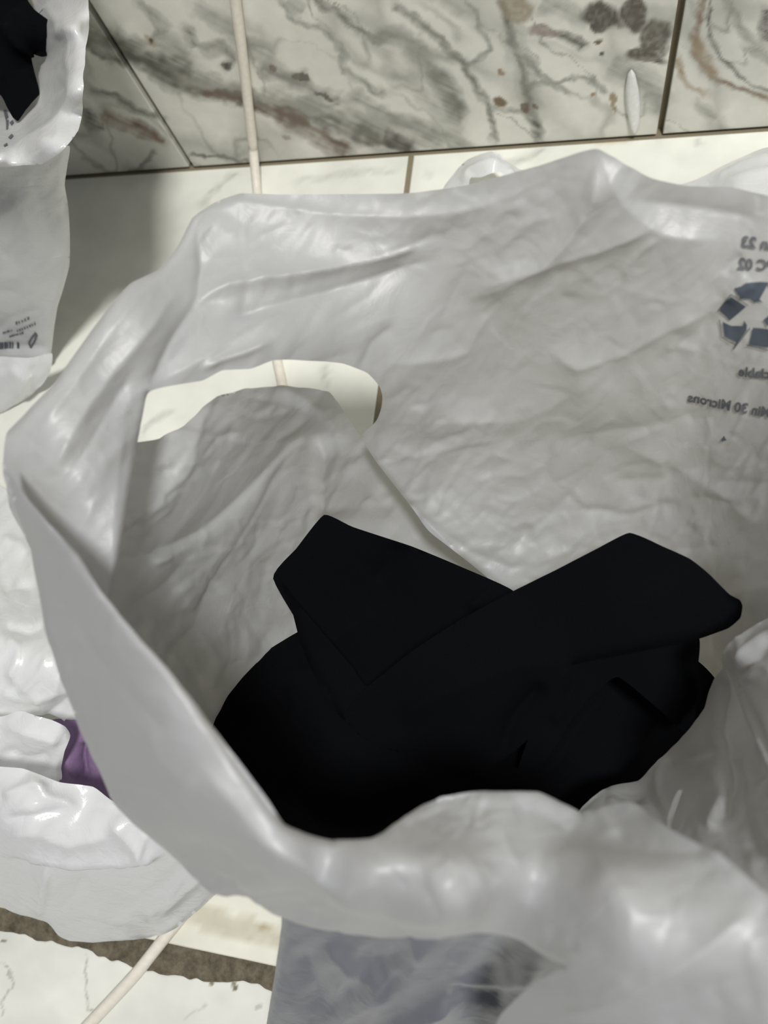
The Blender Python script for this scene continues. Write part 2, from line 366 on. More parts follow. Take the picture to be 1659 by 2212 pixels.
WALL_B = [(1296, 36, 48, 34, .1, (84, 79, 71), 1.), (1370, 32, 32, 38, .3, (90, 84, 76), 1.), (1412, 82, 36, 46, .4, (98, 93, 84), .95),
 (1395, 125, 50, 16, .15, (86, 80, 70), .9), (1115, 18, 42, 30, .3, (150, 138, 116), .8), (1180, 66, 46, 14, .1, (140, 125, 118), .8),
 (1285, 93, 12, 6, 0, (110, 98, 78), 1.), (1300, 118, 7, 6, 0, dk, 1.), (1087, 157, 9, 7, 0, tan, 1.), (1078, 222, 20, 11, .3, (128, 112, 88), 1.),
 (1138, 236, 14, 8, 0, br, 1.), (1160, 228, 6, 6, 0, br, 1.), (1282, 211, 9, 4, 0, tan, 1.), (1325, 228, 7, 26, 0, (150, 132, 100), .9),
 (330, 90, 18, 8, .6, (150, 135, 95), .6), (460, 105, 30, 26, .3, (170, 168, 160), .6), (330, 88, 6, 4, 0, dk, 1.),
 (486, 146, 12, 9, .4, dk, .9), (650, 168, 22, 10, .5, dk, .8), (700, 208, 20, 7, .3, dk, .8), (590, 145, 10, 6, 0, br, .8), (620, 300, 16, 6, .4, br, .5)]
FLOOR_V = [([(430, 442), (470, 405), (510, 375)], 7, (185, 188, 178), .7), ([(640, 395), (760, 372), (860, 366)], 5, (195, 197, 188), .6),
 ([(1080, 360), (1140, 335), (1180, 325)], 8, (190, 190, 180), .7), ([(920, 385), (930, 372)], 6, g1, .5), ([(700, 790), (705, 840)], 5, (190, 192, 184), .6),
 ([(310, 930), (350, 900), (370, 888)], 6, (190, 192, 184), .7), ([(1500, 300), (1520, 310)], 6, g1, .6)]
FLOOR_B = [(1330, 302, 55, 10, -.1, (205, 188, 150), .6), (500, 2000, 130, 30, .3, (190, 184, 158), .6), (430, 2080, 70, 25, .2, (196, 190, 165), .5), (565, 2005, 14, 12, 0, (178, 165, 125), .7)]
NEAR_V = [([(185, 2060), (192, 2100), (188, 2150), (200, 2212), (205, 2260)], 1.2, (150, 150, 142), .7), ([(0, 2078), (22, 2098), (24, 2130), (8, 2160), (0, 2200)], 1.2, (155, 155, 147), .7),
 ([(440, 2165), (435, 2180), (400, 2200)], 1., (180, 180, 170), .5)]
NEAR_B = [(455, 2122, 6, 10, 0, (130, 118, 90), .9), (508, 2135, 7, 12, 0, (110, 98, 72), .9), (560, 2180, 10, 8, 0, (170, 170, 160), .6), (8, 2035, 6, 5, 0, g3, .8)]

def to_px(p):
    v = (p - np.array([0, 0, H])) @ TOW; return CX + F * v[..., 0] / v[..., 2], CY + F * v[..., 1] / v[..., 2]
def tile(name, origin, ux, uy, w, h, thick, mat, parent, fine, base, veins, blobs, seed, ragged=None):
    """a tile slab with eased edges; fine = spacing of its face grid"""
    origin = np.array(origin, float); ux = np.array(ux, float); uy = np.array(uy, float); nz = np.cross(ux, uy)
    nu, nv = max(2, int(w / fine)), max(2, int(h / fine))
    u = np.linspace(0, w, nu + 1); v = np.linspace(0, h, nv + 1); e = .0012
    u = np.r_[0, u[0] + e, u[1:-1], w - e, w]; v = np.r_[0, v[0] + e, v[1:-1], h - e, h]
    U, V = np.meshgrid(u, v); Z = np.zeros_like(U); Z[0] = Z[-1] = -e * .7; Z[:, 0] = Z[:, -1] = -e * .7
    V2 = V.copy()
    if ragged is not None: V2 = V + ragged(U) * (V / h)
    p = origin + U[..., None] * ux + V2[..., None] * uy + Z[..., None] * nz
    n1, n2 = U.shape; idx = np.arange(U.size).reshape(n1, n2)
    f = np.stack([idx[:-1, :-1], idx[:-1, 1:], idx[1:, 1:], idx[1:, :-1]], -1).reshape(-1, 4).tolist()
    ring = list(idx[0, :]) + list(idx[1:, -1]) + list(idx[-1, -2::-1]) + list(idx[-2:0:-1, 0])
    P0 = p.reshape(-1, 3); low = P0[ring] - nz * thick; k = len(P0)
    for i in range(len(ring)):
        j = (i + 1) % len(ring); f.append([int(ring[j]), int(ring[i]), k + i, k + j])
    pts = np.vstack([P0, low]); me = bpy.data.meshes.new(name); me.from_pydata(pts.tolist(), [], [[int(q) for q in r] for r in f]); me.update()
    px, py = to_px(pts); c = marble(px, py, base, veins, blobs, seed)
    at = me.color_attributes.new('marble', 'FLOAT_COLOR', 'POINT')
    at.data.foreach_set('color', np.c_[c, np.ones(len(c))].astype(np.float32).ravel())
    return link(name, me, mat, parent, smooth=False)
def slab(name, x0, x1, y0, y1, z0, z1, mat, kind='structure'):
    v = [(x, y, z) for z in (z0, z1) for y in (y0, y1) for x in (x0, x1)]
    f = [(0, 2, 3, 1), (4, 5, 7, 6), (0, 1, 5, 4), (2, 6, 7, 3), (1, 3, 7, 5), (0, 4, 6, 2)]
    me = bpy.data.meshes.new(name); me.from_pydata(v, [], f); me.update(); o = link(name, me, mat, None, False); o['kind'] = kind; return o
YB_ = -.3195 * H
floor = slab('floor', -1.42, 1.58, YB_ - .6, YW + .012, -.05, -.0018, M_GROUT)
wall = slab('wall_back', -1.42, 1.58, YW + .0125, YW + .10, -.05, 1.5, M_GROUT)
G = .0072
WX = [-1.424, -.524 - .6, -.524, .076, .676, 1.276]
for i in range(5):
    vis = i in (1, 2, 3)
    wd = (WX + [1.58])[i + 1] - WX[i] - G
    tile('tile', (WX[i] + G, YW, .002), (1, 0, 0), (0, 0, 1), wd, .62 if vis else 1.2, .010, M_WALLT, wall, .0022 if vis else .08,
         (226, 225, 216), WALL_V, WALL_B, 5 + 7 * i)
    if vis: tile('tile', (WX[i] + G, YW, .622 + G), (1, 0, 0), (0, 0, 1), wd, .6, .010, M_WALLT, wall, .08, (196, 196, 183), [], [], 5)
FX = [-.219 - 1.2, -.219 - .6, -.219, .381, .981, 1.581]
YB = -.3195 * H                                # the broken joint nearest the lens
for i in range(5):
    tile('tile', (FX[i] + G, YW - .6 + G / 2, 0), (1, 0, 0), (0, 1, 0), .6 - G, .6 - G, .008, M_FLOORT, floor, .006, (236, 237, 228), FLOOR_V, FLOOR_B, 61)
    tile('tile', (FX[i] + G, YB + .010, 0), (1, 0, 0), (0, 1, 0), .6 - G, YW - .6 - YB - .010 - G / 2, .008, M_FLOORT, floor, .006, (234, 233, 220), FLOOR_V, FLOOR_B, 62)
    rg = lambda U, i=i: -.016 * vn(U * 11 + i * 9, U * 0, 3) ** 2 - .006 * vn(U * 38, U * 0 + 3, 8) - .003 * vn(U * 130, U * 0 + 3, 9)
    tile('tile', (FX[i] + G, YB - .6, 0), (1, 0, 0), (0, 1, 0), .6 - G, .6 - .004, .008, M_FLOORT, floor, .0022 if i in (1, 2) else .05, (236, 237, 230), NEAR_V, NEAR_B, 63, ragged=rg)
mo_n = 260; xs = np.linspace(-1.4, 1.8, mo_n); mv = []
for x in xs:
    for k, yy in enumerate(np.linspace(-.03, .014, 8)):
        mv.append((x, YB + yy, -.0014 + .0012 * float(vn(np.array(x * 60), np.array(k * 1.3), 4)) * (1 if 0 < k < 7 else 0)))
mf = [(i * 8 + k, (i + 1) * 8 + k, (i + 1) * 8 + k + 1, i * 8 + k + 1) for i in range(mo_n - 1) for k in range(7)]
me = bpy.data.meshes.new('mortar'); me.from_pydata(mv, [], mf); me.update(); link('mortar', me, M_MORTAR, floor)

# ------------------------------------------------------------------ large bag in front
# back wall of the mouth with the printed marks, its left side folding round beside the hand hole
A = Sheet(
 [(520, 420), (610, 421), (700, 420), (880, 417), (1000, 402), (1100, 376), (1200, 346), (1255, 327), (1290, 321), (1330, 340), (1410, 385), (1480, 402), (1580, 405),
  (1680, 425), (1900, 440), (1900, 1300), (1880, 1650), (1500, 1720), (1200, 1480), (1110, 1330), (1060, 1255), (1000, 1205), (930, 1150), (890, 1095), (850, 1045), (815, 1000), (781, 945),
  (812, 912), (829, 872), (822, 838), (795, 808), (740, 787), (640, 778), (590, 778), (540, 796), (480, 800), (440, 822), (380, 832), (320, 850),
  (300, 955), (270, 1120), (240, 1290), (215, 1420), (100, 1260), (30, 1110), (5, 1010), (12, 935), (60, 890), (115, 835), (160, 770), (200, 715), (280, 615), (345, 580), (385, 530), (415, 472), (460, 440)],
 [(520, 420, .37), (880, 417, .36), (1290, 322, .385), (1600, 405, .37), (1880, 440, .37), (700, 600, .345), (1000, 600, .325), (1300, 600, .33), (1600, 600, .34), (1880, 700, .35),
  (420, 640, .375), (300, 700, .395), (200, 760, .40), (600, 760, .35), (820, 860, .285), (1000, 850, .255), (1300, 850, .27), (1600, 850, .29),
  (10, 1000, .40), (100, 1060, .395), (200, 1000, .395), (300, 955, .375), (150, 1200, .38), (30, 1110, .38), (100, 1260, .365), (240, 1290, .37), (215, 1420, .355),
  (781, 945, .26), (900, 1100, .20), (1110, 1275, .15), (1250, 1150, .17), (1450, 1100, .20), (1600, 1150, .24), (1659, 1350, .26), (1880, 1300, .34),
  (1530, 1420, .14), (1300, 1400, .11), (1500, 1720, .05), (1880, 1650, .2), (1200, 1480, .10)],
 folds=[([(405, 680), (425, 650), (455, 632), (520, 617), (650, 597), (780, 570), (960, 520)], .0075, 26, 12),
  ([(430, 690), (560, 662), (700, 628), (840, 590), (960, 555)], -.006, 16, 40), ([(420, 480), (436, 560), (428, 640), (370, 740), (320, 850)], -.006, 40, 14),
  ([(330, 835), (420, 785), (520, 725), (640, 660)], .003, 14, 40), ([(430, 800), (475, 778), (530, 760), (590, 735)], .005, 8, 10),
  ([(560, 640), (700, 600), (830, 550), (1000, 490)], -.003, 14, 30),
  ([(430, 470), (520, 440), (700, 462), (880, 468), (1010, 452), (1110, 418), (1200, 375)], .004, 14, 70),
  ([(1290, 322), (1286, 420), (1240, 500), (1170, 570), (1000, 650)], .008, 60, 30), ([(1295, 330), (1350, 430), (1430, 500), (1560, 520)], .006, 30, 80),
  ([(1330, 420), (1420, 440), (1540, 455), (1659, 480)], -.004, 30, 50), ([(1010, 655), (1060, 605), (1200, 560), (1330, 520), (1450, 470)], .005, 40, 16),
  ([(950, 480), (880, 560), (800, 640), (700, 700)], -.003, 30, 50), ([(830, 790), (960, 770), (1010, 755), (1045, 690), (1080, 670)], .004, 20, 40),
  ([(1180, 745), (1250, 790), (1340, 765), (1450, 705), (1560, 660)], .005, 40, 20),
  ([(1330, 785), (1240, 850), (1130, 900), (1000, 905), (830, 912)], .007, 60, 90),
  ([(1265, 820), (1215, 880), (1185, 960), (1172, 1080)], -.0035, 26, 26), ([(1030, 930), (985, 1000), (950, 1060), (900, 1110)], -.004, 22, 34),
  ([(1360, 930), (1290, 1010), (1230, 1075), (1090, 1200)], -.005, 16, 30), ([(1560, 880), (1400, 925), (1270, 940), (1180, 960)], -.004, 40, 24),
  ([(1570, 990), (1440, 1035), (1300, 1045)], -.004, 24, 40), ([(1340, 960), (1450, 1010), (1560, 1060), (1659, 1150)], .004, 30, 30),
  ([(815, 1000), (860, 1065), (930, 1130), (1010, 1188), (1100, 1225), (1180, 1218)], -.004, 12, 20), ([(1100, 1235), (1200, 1200), (1350, 1100), (1480, 1060)], .004, 20, 26),
  ([(820, 960), (900, 985), (1000, 960), (1100, 940)], .003, 16, 30), ([(1240, 1100), (1360, 1110), (1480, 1080)], -.0025, 10, 14),
  ([(330, 610), (240, 720), (150, 850), (70, 960)], .005, 26, 60), ([(390, 620), (300, 740), (190, 880), (110, 1040)], .005, 24, 40), ([(300, 780), (230, 900), (140, 1040)], -.004, 30, 30),
  ([(270, 900), (255, 1050), (235, 1250)], .002, 20, 20), ([(1500, 1210), (1560, 1300), (1620, 1340)], -.004, 20, 30)],
 curls=[([(320, 850), (300, 955), (270, 1120), (240, 1290), (215, 1420)], 26, .010), ([(10, 935), (60, 890), (115, 835), (160, 770), (200, 715), (280, 615), (345, 580), (385, 530), (415, 472), (460, 440), (520, 420)], 40, .016),
        ([(780, 945), (815, 1000), (890, 1095), (1000, 1205), (1110, 1290)], 30, .010)],
 crumple=(.0016, 120, .0009, 34), fa=.85, fk=.9, seed=3, step=5, rand=90, rdir=(1, -.75), ramp=.0017, tall=.2,
 fine=((170, 800, 850, 1700, 1250, .0011, (1, -.7)), (60, 420, 420, 1700, 850, .0008, (1, -.5)), (40, 850, 1050, 1250, 1280, .001, (1, .5))))
# the wall seen under the hand hole, running down to the clothes
B = Sheet(
 [(250, 958), (300, 955), (345, 946), (385, 925), (420, 895), (470, 858), (530, 838), (580, 835), (640, 842), (710, 847), (745, 892), (781, 945), (900, 1040), (1050, 1180), (1180, 1340), (1150, 1500), (800, 1750), (560, 1700),
  (400, 1560), (280, 1420), (190, 1290), (200, 1100)],
 [(300, 955, .345), (580, 835, .33), (710, 847, .30), (781, 945, .235), (250, 1290, .34), (400, 1050, .31), (560, 1050, .26), (700, 1000, .235), (780, 1150, .16), (500, 1250, .23), (350, 1350, .28), (620, 1350, .155),
  (460, 1550, .16), (900, 1300, .10), (1150, 1400, .06), (800, 1750, .05)],
 folds=[([(705, 900), (640, 962), (560, 1042), (440, 1150), (330, 1195), (250, 1215)], -.006, 12, 34), ([(660, 955), (590, 1050), (510, 1180), (440, 1290), (425, 1370)], -.005, 26, 10),
  ([(600, 1040), (545, 1130), (490, 1215), (400, 1330)], .004, 14, 30), ([(450, 870), (420, 950), (370, 1040), (300, 1140)], .007, 50, 40),
  ([(520, 850), (610, 870), (690, 900)], .003, 20, 20), ([(580, 836), (650, 862), (705, 902), (740, 950)], -.005, 20, 14), ([(692, 940), (688, 1040), (690, 1130)], .014, 70, 7),
  ([(430, 1365), (470, 1430), (450, 1500)], .003, 18, 18), ([(540, 1210), (600, 1230), (640, 1300)], -.003, 14, 30), ([(300, 1160), (380, 1240), (420, 1330)], .003, 30, 30),
  ([(250, 1330), (350, 1270), (430, 1180)], -.003, 14, 30), ([(500, 880), (560, 905), (640, 880)], .002, 10, 20), ([(600, 1150), (640, 1200), (590, 1280)], .003, 16, 16), ([(400, 1420), (440, 1500), (480, 1580)], -.003, 20, 20),
  ([(750, 1000), (800, 1060), (850, 1110)], .004, 20, 30)],
 crumple=(.0015, 95, .0010, 30), fa=.8, fk=.8, seed=11, step=5, rand=60, rdir=(1, -.9), ramp=.0018, tall=.2, fine=((130, 240, 880, 800, 1450, .0012, (1, -.8)), (40, 250, 1150, 600, 1550, .001, (.4, 1))))
# near rim of the mouth, turned outwards
C = Sheet(
 [(3, 1000), (40, 1062), (110, 1140), (180, 1215), (240, 1290), (340, 1420), (450, 1560), (520, 1650), (580, 1730), (612, 1780), (660, 1802), (720, 1817), (800, 1814), (830, 1800), (870, 1770), (915, 1740), (980, 1718), (1060, 1712), (1160, 1711),
  (1210, 1735), (1255, 1760), (1300, 1747), (1366, 1733), (1440, 1787), (1560, 1850), (1659, 1930), (1900, 2050), (1950, 2420), (1100, 2420), (1060, 2260), (1080, 2195), (1130, 2145), (1175, 2110), (1226, 2082),
  (1180, 2060), (1120, 2022), (1060, 2008), (940, 2012), (830, 2018), (700, 2003), (600, 1976), (540, 1940), (468, 1930), (430, 1908), (390, 1870), (310, 1800), (240, 1740), (195, 1640), (150, 1520), (110, 1370), (70, 1220), (38, 1120), (5, 1040)],
 [(3, 1000, .42), (110, 1140, .43), (240, 1290, .435), (450, 1560, .435), (612, 1780, .425), (720, 1817, .41), (915, 1740, .39), (1160, 1711, .385), (1255, 1760, .37), (1366, 1733, .385), (1560, 1850, .42), (1659, 1930, .43), (1900, 2050, .45),
  (38, 1120, .405), (70, 1220, .40), (150, 1520, .385), (240, 1740, .37), (390, 1870, .365), (600, 1976, .36), (830, 2018, .36), (1060, 2008, .375), (1226, 2082, .40),
  (300, 1500, .43), (400, 1700, .425), (600, 1880, .415), (800, 1900, .42), (1000, 1850, .415), (1000, 1960, .415), (1300, 1900, .42), (1400, 2050, .425), (1659, 2100, .43), (1100, 2400, .33), (1500, 2400, .38)],
 folds=[([(150, 1300), (220, 1430), (300, 1530), (380, 1600)], -.004, 24, 50), ([(400, 1620), (500, 1720), (580, 1810), (700, 1880), (840, 1950)], .008, 26, 50),
  ([(250, 1700), (330, 1700), (410, 1760), (440, 1820)], .004, 30, 30), ([(320, 1560), (340, 1640), (430, 1720)], .004, 30, 30), ([(400, 1870), (480, 1900), (560, 1940), (700, 1950)], -.003, 12, 16),
  ([(620, 1800), (700, 1880), (860, 1900), (980, 1890)], -.004, 50, 30), ([(540, 1790), (640, 1850), (780, 1940), (900, 1965), (1060, 1975)], .009, 60, 22),
  ([(850, 1800), (940, 1750), (1040, 1728)], -.005, 10, 26), ([(1110, 1720), (1080, 1800), (1110, 1870), (1150, 1900)], .005, 20, 40), ([(1040, 1725), (1040, 1790), (1060, 1840)], -.003, 20, 20),
  ([(1100, 1735), (1180, 1760), (1230, 1800), (1240, 1850)], -.004, 20, 20), ([(1310, 1760), (1345, 1810), (1450, 1830), (1560, 1840)], -.006, 30, 30), ([(1290, 1745), (1330, 1800)], .004, 10, 30),
  ([(830, 1960), (1000, 1915), (1100, 1920), (1220, 2000), (1300, 2080)], .005, 50, 60), ([(1150, 1880), (1280, 1850), (1360, 1960), (1360, 2080)], .005, 60, 50),
  ([(1659, 1955), (1520, 2040), (1420, 2100), (1300, 2160), (1180, 2200)], .008, 60, 26), ([(1659, 2090), (1500, 2140), (1400, 2180)], -.004, 40, 40), ([(1180, 2000), (1240, 2010), (1240, 2060)], -.003, 30, 30),
  ([(1560, 1860), (1450, 1950), (1430, 2050)], -.004, 60, 60), ([(1380, 1740), (1480, 1800), (1640, 1900)], .004, 14, 40)],
 curls=[([(3, 1000), (38, 1120), (70, 1220), (110, 1370), (150, 1520), (195, 1640), (240, 1740), (310, 1800), (390, 1870), (468, 1930)], 34, .014),
        ([(3, 1000), (110, 1140), (240, 1290), (450, 1560), (612, 1780), (720, 1817)], 46, .016), ([(720, 1817), (830, 1800), (915, 1740), (1060, 1712), (1160, 1711), (1255, 1760)], 34, .010),
        ([(1060, 2008), (1120, 2022), (1180, 2060), (1226, 2082)], 30, .012)],
 crumple=(.0020, 210, .0003, 60), seed=23, step=6, rand=14, rdir=(1, .35), ramp=.0010, tall=.2, fa=.75, fk=.4, fine=((40, 830, 1720, 1260, 1800, .0008, (1, -.2)), (50, 400, 1870, 1100, 2000, .0009, (1, .3))))
# folded side wall at the right
Dd = Sheet(
 [(1900, 1240), (1680, 1320), (1620, 1358), (1575, 1390), (1561, 1412), (1562, 1440), (1541, 1470), (1520, 1530), (1480, 1580), (1440, 1625), (1400, 1672), (1378, 1688), (1312, 1700), (1280, 1722), (1240, 1770),
  (1260, 1860), (1500, 1980), (1900, 2150), (1950, 1700)],
 [(1900, 1240, .34), (1620, 1358, .28), (1561, 1412, .27), (1541, 1470, .22), (1520, 1530, .21), (1440, 1625, .20), (1378, 1688, .20), (1312, 1700, .21), (1240, 1770, .22), (1450, 1780, .27), (1560, 1600, .28), (1659, 1500, .31), (1659, 1700, .33), (1600, 1850, .33),
  (1260, 1860, .25), (1500, 1980, .33), (1900, 2150, .38), (1900, 1700, .40)],
 folds=[([(1563, 1425), (1560, 1510), (1553, 1600), (1560, 1700), (1550, 1790)], -.009, 14, 8), ([(1567, 1420), (1600, 1500), (1640, 1590), (1690, 1700)], .008, 40, 8), ([(1575, 1420), (1612, 1500), (1655, 1590), (1700, 1690)], -.008, 6, 26),
  ([(1596, 1470), (1640, 1420), (1680, 1360)], -.005, 10, 14), ([(1580, 1440), (1620, 1400), (1700, 1340)], .006, 10, 20), ([(1620, 1480), (1640, 1440), (1680, 1450)], .004, 8, 14),
  ([(1425, 1645), (1480, 1630), (1550, 1612)], -.004, 8, 20), ([(1540, 1472), (1556, 1500), (1556, 1600)], .003, 10, 8), ([(1560, 1700), (1540, 1760), (1535, 1800)], .006, 12, 12), ([(1300, 1720), (1350, 1745), (1420, 1750)], .003, 10, 14),
  ([(1590, 1640), (1600, 1740), (1640, 1860)], -.004, 30, 40)],
 curls=[([(1541, 1470), (1520, 1530), (1440, 1625), (1378, 1688), (1312, 1700), (1240, 1770)], 20, .006)],
 crumple=(.0016, 100, .0008, 36), fa=.9, fk=.7, seed=31, step=6, rand=26, rdir=(.3, 1), ramp=.002, tall=.2)
EC = [(612, 1960, .34), (592, 2110, .27), (575, 2212, .22), (560, 2320, .15), (900, 1980, .36), (1100, 2040, .36), (1230, 2080, .375), (900, 2120, .31), (1000, 2200, .275), (1200, 2200, .29), (1300, 2130, .35), (1300, 2300, .2), (800, 2400, .11)]
# outside of the front wall, in the shade of the turned rim, reaching the floor
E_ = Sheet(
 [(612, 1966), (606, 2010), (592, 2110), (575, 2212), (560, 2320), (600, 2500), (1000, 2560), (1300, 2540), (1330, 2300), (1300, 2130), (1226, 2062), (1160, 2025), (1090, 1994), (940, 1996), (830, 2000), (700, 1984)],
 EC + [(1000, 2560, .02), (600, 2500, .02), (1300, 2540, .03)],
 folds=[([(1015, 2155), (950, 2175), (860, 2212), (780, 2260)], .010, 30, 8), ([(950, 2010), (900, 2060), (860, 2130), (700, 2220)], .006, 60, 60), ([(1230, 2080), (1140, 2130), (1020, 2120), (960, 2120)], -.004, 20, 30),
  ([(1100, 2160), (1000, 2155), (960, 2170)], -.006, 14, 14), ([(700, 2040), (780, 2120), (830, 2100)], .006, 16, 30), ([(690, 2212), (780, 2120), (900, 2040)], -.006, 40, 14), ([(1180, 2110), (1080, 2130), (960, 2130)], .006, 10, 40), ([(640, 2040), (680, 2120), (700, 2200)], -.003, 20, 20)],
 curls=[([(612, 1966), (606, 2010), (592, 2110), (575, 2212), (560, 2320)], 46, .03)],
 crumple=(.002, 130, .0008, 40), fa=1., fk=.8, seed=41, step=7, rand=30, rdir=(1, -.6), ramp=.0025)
big = empty('plastic_bag', tuple(P(np.array(900.), np.array(1500.), np.array(0.))), 'large open white plastic bag in front, mirrored print on its far wall', 'bag')
child_of(join_sheets('body', [A, B, C, Dd], M_BAG), big)
fp = child_of(join_sheets('front_panel', [E_], M_BAG_SHADED), big); fp['label'] = 'lower front panel, shade and black cloth behind put into a darker grey film'

def skirt(top, name, inward, n=14):
    t = smooth_poly(np.vstack([P(np.array(float(x)), np.array(float(y)), np.array(z)) for x, y, z in top]), False, 8); cc = np.array([.02, .04]); V = []
    for k in range(n + 1):
        f = k / n; q = t.copy(); q[:, 2] = t[:, 2] * (1 - f) + .016 * f
        wob = .006 * np.sin(np.arange(len(t)) * .9 + f * 3) * math.sin(f * 3.1) + .01 * fbm(np.arange(len(t)) / 5., np.full(len(t), f * 4), 3, 5) * math.sin(f * 3.1)
        q[:, :2] = cc + (t[:, :2] - cc) * (1 - inward * f + wob[:, None] * 3); V.append(q)
    m = len(t); fc = [(k * m + i, k * m + i + 1, (k + 1) * m + i + 1, (k + 1) * m + i) for k in range(n) for i in range(m - 1)]
    me = bpy.data.meshes.new(name); me.from_pydata(np.vstack(V).tolist(), [], fc); me.update(); return child_of(link(name, me, M_BAG), big)
skirt([(60, 930, .40), (30, 1010, .40), (60, 1130, .40), (100, 1240, .40), (180, 1500, .40), (270, 1730, .39), (420, 1860, .38), (560, 1930, .37), (640, 1975, .36)], 'side_panel', -.45)
skirt([(1890, 450, .40), (1890, 900, .38), (1895, 1250, .38), (1935, 1700, .43), (1890, 2100, .45), (1880, 2400, .44), (1500, 2410, .40), (1310, 2410, .34)], 'side_panel', .02)

# print on the far wall, seen mirrored from inside
def decal_from_mesh(me, fun, name, mat, root):
    n = len(me.vertices); co = np.zeros(n * 3); me.vertices.foreach_get('co', co); co = co.reshape(-1, 3)
    x, y = fun(co[:, 0], co[:, 1]); p = A.pts(x, y, .0012); me.vertices.foreach_set('co', p.ravel()); me.update()
    return child_of(link(name, me, mat), root)
def text_mesh(body, sp=1.0):
    cu = bpy.data.curves.new('t', 'FONT'); cu.body = body; cu.size = 1; cu.resolution_u = 3; cu.space_character = sp; cu.offset = .042
    o = bpy.data.objects.new('t', cu); COL.objects.link(o); bpy.context.view_layer.update()
    me = bpy.data.meshes.new_from_object(o.evaluated_get(bpy.context.evaluated_depsgraph_get())); bpy.data.objects.remove(o); bpy.data.curves.remove(cu)
    return me
def mirrored(body, xe, ye, size, dx, dy, name='printed_text', sx=1.0, mat=None, sp=1.0):
    """text whose LAST letter ends at (xe, ye) and reads leftwards mirrored; (dx,dy) is the unit baseline towards image right"""
    me = text_mesh(body, sp); w = max(v.co.x for v in me.vertices)
    return decal_from_mesh(me, lambda x, y: (xe + (w - x) * size * sx * dx + y * size * dy, ye + (w - x) * size * sx * dy - y * size * dx), name, mat or M_INK2, big)
mirrored('Min 30 Microns', 1484, 868, 30, .975, .17)
mirrored('recyclable', 1597, 808, 30, .985, .13)
mirrored('Nan 23', 1601, 531, 33, .99, .09)
mirrored('PC 02', 1594, 578, 32, .99, .05)
def poly_mesh(polys):
    import bmesh
    bm = bmesh.new()
    for pl in polys: bm.faces.new([bm.verts.new((x, y, 0)) for x, y in pl])
    bmesh.ops.triangulate(bm, faces=bm.faces[:])
    for _ in range(2): bmesh.ops.subdivide_edges(bm, edges=bm.edges[:], cuts=1, use_grid_fill=True)
    me = bpy.data.meshes.new('m'); bm.to_mesh(me); bm.free(); return me
arrows = [[(1603, 612), (1612, 606), (1640, 605), (1662, 608), (1640, 648), (1632, 650), (1622, 641), (1600, 640)],
          [(1588, 616), (1603, 612), (1604, 640)], [(1622, 641), (1650, 652), (1634, 634)],
          [(1582, 633), (1614, 658), (1578, 689), (1556, 667), (1560, 655)],
          [(1562, 692), (1582, 700), (1606, 702), (1609, 690), (1615, 700), (1614, 712), (1588, 748), (1592, 736), (1568, 722)],
          [(1628, 706), (1670, 710), (1664, 748), (1620, 742)],
          [(1672, 606), (1700, 640), (1714, 650), (1690, 668), (1660, 612)], [(1650, 690), (1672, 672), (1660, 704)],
          [(1720, 690), (1744, 668), (1738, 712), (1712, 748), (1680, 750), (1676, 714), (1704, 708)]]
decal_from_mesh(poly_mesh(arrows), lambda x, y: (x, y), 'recycling_mark', M_INK, big)
def thinline(pts, w):
    out = []
    for a, b in zip(pts[:-1], pts[1:]):
        a = np.array(a, float); b = np.array(b, float); d = (b - a) / np.hypot(*(b - a)); n = np.array([-d[1], d[0]]) * w / 2
        out.append([tuple(a + n), tuple(b + n), tuple(b - n), tuple(a - n)])
    return out
decal_from_mesh(poly_mesh(thinline([(1555, 688), (1561, 724), (1590, 742), (1586, 752), (1622, 706)], 2.2) + thinline([(1552, 668), (1582, 628), (1618, 656)], 2) + thinline([(1614, 742), (1664, 754)], 2.2)),
                lambda x, y: (x, y), 'recycling_mark_outline', M_INK2, big)
decal_from_mesh(poly_mesh([[(1568, 938), (1571, 944), (1575, 948), (1566, 950), (1562, 948)]]), lambda x, y: (x, y), 'ink_speck', M_INK, big)

# ------------------------------------------------------------------ black clothes in the large bag
K = dict(fa=.3, cs=1., crumple=(.0012, 160, .0002, 60), step=8)
Gb = Sheet([(450, 1560), (475, 1508), (520, 1460), (580, 1405), (640, 1368), (740, 1320), (1100, 1300), (1440, 1390), (1510, 1430), (1546, 1468), (1580, 1560), (1520, 1660), (1400, 1760), (1250, 1840), (1000, 1880), (720, 1890), (560, 1780), (470, 1650)],
 [(450, 1560, .16), (640, 1368, .165), (1000, 1350, .15), (1546, 1468, .15), (1250, 1560, .16), (700, 1560, .20), (900, 1700, .20), (600, 1700, .18), (1300, 1700, .15), (720, 1890, .15), (1400, 1760, .13), (1100, 1640, .185)],
 folds=[([(480, 1540), (540, 1480), (620, 1455), (720, 1450)], .005, 20, 30), ([(500, 1600), (560, 1520), (640, 1480)], -.004, 20, 20), ([(1140, 1700), (1200, 1640), (1250, 1560), (1330, 1470)], .008, 30, 30),
  ([(800, 1650), (950, 1720), (1050, 1800)], .006, 40, 40), ([(1060, 1660), (1120, 1640), (1180, 1560), (1240, 1500)], -.010, 20, 30), ([(1280, 1650), (1300, 1720), (1300, 1800)], .004, 30, 30)],
 curls=[([(450, 1560), (475, 1508), (520, 1460), (580, 1405), (640, 1368)], 40, .02)], seed=51, **K)
